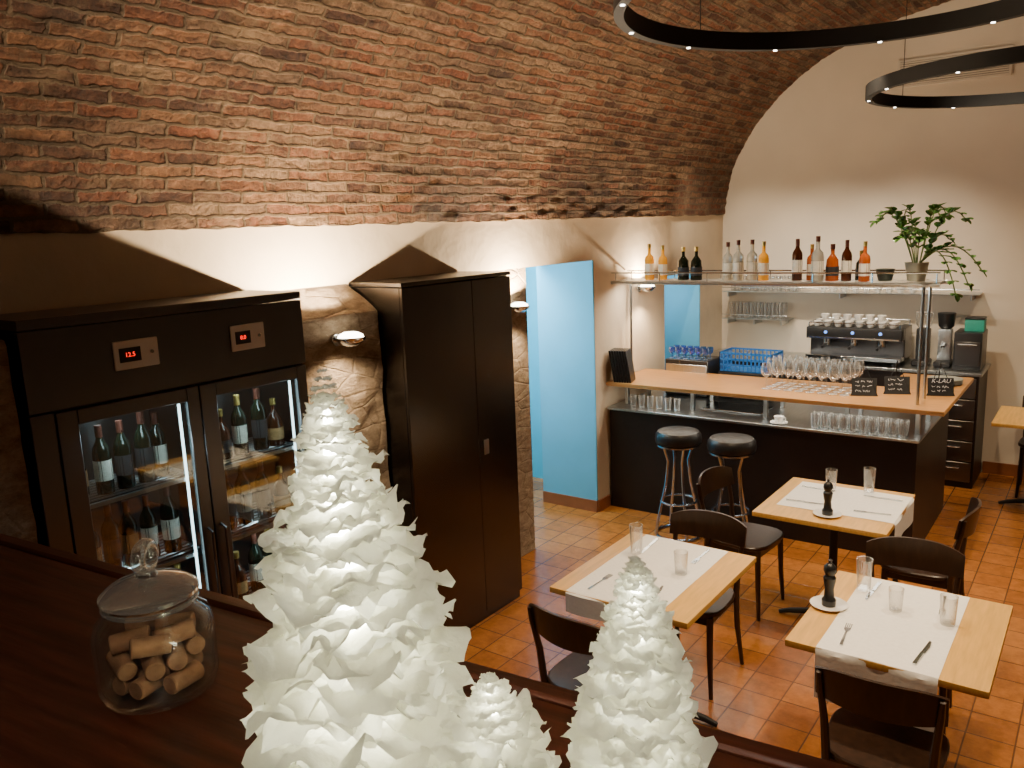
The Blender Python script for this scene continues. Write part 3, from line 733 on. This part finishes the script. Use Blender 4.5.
# ------------------------------------------------------------------ back counter
bc=thing('back_counter',(-2.1,8.15,0),'dark back counter with steel drawers along the end wall','counter')
CT=1.03
B().box(-1.28,.83,-.28,.29,0,CT-.03,.003).to('cabinet_body',BARFRONT,bc)
B().box(-1.285,1.25,-.30,.295,CT-.029,CT,.003).to('worktop',STEEL,bc)
B().box(.832,1.23,-.28,.29,0,CT-.03,.003).to('drawer_carcass',BARFRONT,bc)
DST=pm('drawer_steel',(.20,.185,.17),.35,1,var=.08)
for k in range(5):
    d=B().box(.85,1.21,-.30,-.281,.06+k*.186,.06+k*.186+.174,.003).to('drawer',DST,bc)
    zz=.06+k*.186+.13
    B().tube([(.94,-.30,zz),(.94,-.325,zz),(1.12,-.325,zz),(1.12,-.30,zz)],.006,6).to('handle',CHROME,d)
cm=thing('espresso_machine',(-1.92,8.1,CT+.001),'chrome and black espresso machine with cups on top','coffee machine')
B().box(-.42,.42,-.05,.26,.04,.34,.02,seg=3).to('body',DARKSTEEL,cm)
B().box(-.42,.42,-.20,-.045,.23,.34,.015,seg=2).to('front_hood',BLACKP,cm)
B().box(-.40,.40,-.205,-.2,.235,.25,.001).to('chrome_trim',CHROME,cm)
B().box(-.42,.42,-.22,-.051,.04,.08,.006).to('drip_tray',CHROME,cm)
for x in (-.36,.36):
    for y in (-.17,.2): B().cyl(.02,0,.04,(x,y),12).to('foot',BLACKP,cm)
GAU=pm('blue_gauge',(.2,.4,.9),.4,emis=(.1,.3,1),es=2)
for x in (-.24,.0,.24):
    g=B().lathe([(0,.17),(.035,.17),(.035,.23),(0,.23)],20,Matrix.Translation((x,-.13,0))).to('group_head',CHROME,cm)
    B().tube([(x,-.14,.185),(x,-.20,.185),(x,-.30,.165)],[.011,.012,.014],8).to('portafilter_handle',BLACKP,g)
    B().lathe([(0,0),(.014,0),(.014,.004),(0,.004)],16,Matrix.Translation((x,-.2005,.295))@Matrix.Rotation(pi/2,4,'X')).to('gauge',GAU,cm)
b=B();b.tube([(-.4,-.18,.38),(.4,-.18,.38),(.4,.24,.38),(-.4,.24,.38)],.005,6,True)
for x in (-.4,.4):
    for y in (-.18,.24): b.tube([(x,y,.33),(x,y,.38)],.005,6)
b.to('cup_rail',CHROME,cm)
CZ=CT+.3425
c0=cup(-2.26,7.97,CZ,'white espresso cup on top of the coffee machine')
for j in range(2):
    for i in range(8):
        if i+j: dup(c0,(-2.26+i*.096,7.97+j*.11,CZ),1.57,1.1)
for i in range(6): dup(c0,(-2.20+i*.1,8.02,CZ+.057),1.57,1.1)
for (gx,lab) in ((-1.37,'black and steel coffee grinder with clear hopper'),(-1.19,'tall steel coffee grinder with black hopper')):
    g=thing('coffee_grinder',(gx,8.12,CT+.001),lab,'coffee grinder','grinders')
    B().box(-.07,.07,-.09,.12,0,.05,.01).to('base',BLACKP,g);B().box(-.055,.055,0,.11,.05,.33,.015,seg=2).to('body',STEEL if gx>-1.3 else BLACKP,g)
    B().tube([(0,0,.2),(0,-.07,.18)],.018,10).to('spout',CHROME,g)
    B().lathe([(.04,.33),(.065,.36),(.075,.47),(.07,.475),(0,.475)],20,Matrix.Translation((0,.055,0))).to('hopper',GLASS if gx<-1.3 else BLACKP,g)
kt=thing('small_oven',(-.985,8.12,CT+.001),'small black counter oven with steel door beside the grinders','oven')
B().box(-.11,.11,-.16,.16,0,.33,.008,seg=2).to('oven_body',BLACKP,kt);B().box(-.095,.095,-.166,-.161,.04,.25,.003).to('oven_door',DARKSTEEL,kt)
B().tube([(-.07,-.166,.23),(-.07,-.185,.23),(.07,-.185,.23),(.07,-.166,.23)],.005,6).to('handle',CHROME,kt)
tn=thing('storage_tin',(-.955,8.12,CT+.332),'teal enamel storage tin on top of the small oven','tin')
B().box(-.075,.075,-.07,.07,0,.10,.008,seg=2).to('tin_body',TEAL,tn);B().box(-.077,.077,-.072,.072,.1002,.12,.006).to('lid',BLACKP,tn)
def wshelf(x0,x1,z,lab):
    t=thing('wall_shelf',((x0+x1)/2,8.32,z),lab,'shelf','wall shelves');w=(x1-x0)/2
    B().box(-w,w,-.12,.12,0,.008,.001).to('shelf_board',STEEL,t)
    B().tube([(-w,-.125,.05),(w,-.125,.05)],.005,6).to('front_rail',CHROME,t)
    for k in range(3): B().box(-w+.05+k*(w-.06),-w+.062+k*(w-.06),-.1,.125,-.05,0).to('bracket',STEEL,t)
wshelf(-3.3,-2.62,1.38,'steel wall shelf holding rows of glasses');wshelf(-3.3,-.95,1.66,'long steel wall shelf with rail above coffee machine')
gg=thing('highball_glass',(-3.22,8.27,1.389),'clear highball glass on the wall shelf','glass','glasses on the wall shelves')
B().lathe([(0,0),(.027,0),(.03,.16),(.0285,.16),(.0255,.008),(0,.008)],14).to('glass_body',GLASS,gg)
for j in range(2):
    for i in range(8):
        if i+j: dup(gg,(-3.22+i*.075,8.27+j*.08,1.389))
for j in range(2):
    for i in range(9): dup(gg,(-3.2+i*.08,8.26+j*.08,1.669),0,.95)
c1=cup(-2.3,8.28,1.669,'white cup on the long wall shelf','cups on the wall shelf')
for i in range(1,9): dup(c1,(-2.3+i*.1,8.28,1.669),1.57,1.1)
# ------------------------------------------------------------------ foreground : jar
J=(-.805,.424,1.921)
KZ=.86
jr=thing('cork_jar',J,'round lidded clear glass jar holding wine corks on ledge','jar')
B().lathe([(0,.0),(.048,.0),(.057,.006),(.061,.02),(.061,.085),(.057,.10),(.046,.112),(.044,.12),(.048,.124),(.046,.126),(.041,.12),(.043,.110),(.054,.097),(.0575,.084),(.0575,.022),(.052,.01),(0,.009)],48).to('jar_body',JARG,jr)
B().tube([(.0465*math.cos(2*pi*k/48),.0465*math.sin(2*pi*k/48),.121) for k in range(48)],.0028,8,True).to('rim',LIDG,jr)
B().lathe([(.0,.127),(.046,.127),(.050,.130),(.050,.134),(.046,.138),(.038,.145),(.022,.151),(.011,.154),(.009,.160),(0,.160)],40).to('lid',LIDG,jr)
B().tube([(.0,.0+.015*math.cos(2*pi*k/24),.178+.015*math.sin(2*pi*k/24)) for k in range(24)],.0075,12,True).to('lid_knob',LIDG,jr)
jr.rotation_euler=(0,0,.6);jr.scale=(1,1,KZ)
ck=None
for L in range(3):
    base=Matrix.Rotation(L*1.15+.2,3,'Z')
    slots=[(-.036,0),(.036,0),(-.012,-.023),(-.012,.023),(.012,-.023),(.012,.023)]
    if L==2: slots=[(-.034,0),(-.011,-.022),(-.011,.022),(.013,-.02),(.03,.012)]
    for (ox_,al) in slots:
        p=base@Vector((ox_,al,0));z=J[2]+.0215+L*.0225+random.uniform(0,.002)
        rot=(pi/2+random.uniform(-.12,.12),0,L*1.15+.2+random.uniform(-.25,.25)*(1 if L else .3))
        if ck is None:
            ck=thing('wine_cork',(J[0]+p.x,J[1]+p.y,z),'used tan wine cork inside the glass jar','cork','corks in the jar')
            B().lathe([(0,-.021),(.010,-.021),(.0112,-.0195),(.0112,.0195),(.010,.021),(0,.021)],20).to('cork_body',CORK,ck);ck.rotation_euler=rot
        else: dup(ck,(J[0]+p.x,J[1]+p.y,z),rot=rot,s=.93)
# ------------------------------------------------------------------ paper trees
def tree(x,y,z,H,prof,label,seed,step=1.0,rot=(0,0,0)):
    rnd=random.Random(seed)
    t=thing('paper_tree',(x,y,z),label,'paper tree','paper trees');t.rotation_euler=rot
    def R_(d):
        for (a,ra),(c,rc) in zip(prof,prof[1:]):
            if d<=c: return ra+(rc-ra)*(d-a)/(c-a)
        return prof[-1][1]
    b=B();d=.004
    def sheet(zc,rr,droop,amp):
        NA=84;NR=9
        ph,ph2=rnd.uniform(0,6),rnd.uniform(0,6);fr_=rnd.choice((5,6,7,8));f2=rnd.choice((11,13,15))
        tx,ty=rnd.uniform(-.14,.14),rnd.uniform(-.14,.14)
        ox_,oy_=rnd.uniform(-.07,.07)*rr,rnd.uniform(-.07,.07)*rr
        sd=Vector((rnd.uniform(0,99),rnd.uniform(0,99),rnd.uniform(0,99)));sq=rnd.uniform(0,pi)
        rows=[]
        for i in range(NR+1):
            k=.14+.86*i/NR;row=[]
            for j in range(NA):
                a=2*pi*j/NA;ca,sa=math.cos(a),math.sin(a)
                pk=abs(math.cos(2*(a-sq)))**4
                out=.94+.20*pk+.20*noise.noise(sd+Vector((ca*1.8,sa*1.8,0)))+.20*noise.noise(sd+Vector((ca*5,sa*5,7)))+.07*noise.noise(sd+Vector((ca*15,sa*15,3)))
                rad=rr*k*(1+(out-1)*k*k)
                X=rad*ca;Y=rad*sa;Q=Vector((X,Y,0))/rr
                k2=k*k
                m1=noise.noise(sd+Vector((ca*1.6,sa*1.6,11)))*1.3+.7
                cr=abs(noise.noise(sd+Q*3.0))-.22
                cr2=abs(noise.noise(sd+Q*6.5+Vector((0,0,5))))-.22
                Z=zc+.05*rr*k-droop*rr*k2+rr*amp*m1*k2*math.sin(fr_*a+ph)+rr*amp*.22*k2*k*math.sin(f2*a+ph2)+rr*.24*k*noise.noise(sd+Q*1.8)+rr*.26*k*cr+rr*.12*k*cr2+tx*X+ty*Y
                sh=rr*.06*k2*math.sin(fr_*a+ph+1.3)
                row.append(b.bm.verts.new((X-sa*sh+ox_,Y+ca*sh+oy_,max(.001,Z))))
            rows.append(row)
        for i in range(NR):
            for j in range(NA):
                b.bm.faces.new((rows[i][j],rows[i+1][j],rows[i+1][(j+1)%NA],rows[i][(j+1)%NA]))
    while d<H-.006:
        rr=R_(d)*rnd.uniform(.98,1.13)
        zc=H-d
        sheet(zc,rr,-.01,.10)
        sheet(zc-.06*rr,rr*rnd.uniform(.86,.95),.12,.12)
        d+=step*(.005+.19*R_(d))*rnd.uniform(.8,1.2)
    b.to('paper_layers',PAPER,t,recalc=False,sharp=.5)
    B().lathe([(0,0),(max(.004,R_(H)*.34),0),(R_(H*.6)*.30,H*.4),(.003,H*.90),(0,H*.91)],16).to('light_core',CORE,t)
PF=[(0,.003),(.02,.010),(.05,.020),(.09,.031),(.135,.045),(.185,.063),(.24,.077),(.30,.085),(.42,.088)]
tree(-.482,.425,1.926,.374,PF,'tall layered white tissue paper tree glowing from inside',3,1,(0,-.05,0))
tree(-.281,.53,1.921,.230,[(0,.003),(.02,.011),(.05,.021),(.075,.029),(.12,.039),(.17,.045),(.25,.048)],'small layered white tissue paper tree glowing from inside',5,.9)
tree(-.366,.450,1.921,.143,[(0,.004),(.02,.017),(.05,.034),(.09,.045),(.16,.049)],'lowest layered white tissue paper tree beside the tall one',8,.9)
# ------------------------------------------------------------------ lights
area((-4.2,5.2,2.45),(-4.1,5.4,0),80,.5,.8,(.70,.92,1))
point((-3.75,5.1,2.0),22,(.75,.94,1),.1)
point((-3.72,7.4,1.7),8,(.70,.92,1),.08)
for x in (-3.0,-2.3,-1.6): spot((x,6.9,3.2),(x+.05,8.3,1.5),100,72,(1,.82,.60),.8,.04)
for x in (-2.6,-1.4): spot((x,5.5,3.6),(x,6.3,1.0),120,60,(1,.80,.56),.8,.04)
area((-2.2,6.17,1.90),(-2.2,6.3,1.1),28,2.2,.15,(1,.87,.7))
area((-2.1,5.97,1.06),(-2.1,6.0,.8),6,2.2,.06,(1,.88,.7))  # added lamp under the slab, brightens the worktop and glasses
spot((-.2,6.4,3.4),(-.8,7.6,0),100,100,(1,.76,.48),.8,.05)
spot((-.4,6.6,3.0),(-1.2,8.4,3.0),20,100,(1,.82,.60),1,.1)
spot((-1.5,1.9,3.4),(-3.0,3.9,3.8),14,120,(1,.70,.44),1,.1)  # added wash lamp, no fixture, brightens the vault
spot((-1.2,.3,3.2),(-3.3,1.3,3.0),3,110,(1,.68,.42),1,.1)  # added fill lamp lifting the dark upper-left vault
spot((0.4,-.3,3.3),(-.6,.55,1.95),34,60,(1,.88,.74),1,.08)  # added unseen lamp that brightens jar, trees and ledge
w=bpy.data.worlds.new('world');bpy.context.scene.world=w;w.use_nodes=True
w.node_tree.nodes['Background'].inputs[0].default_value=(1,.72,.45,1);w.node_tree.nodes['Background'].inputs[1].default_value=.008
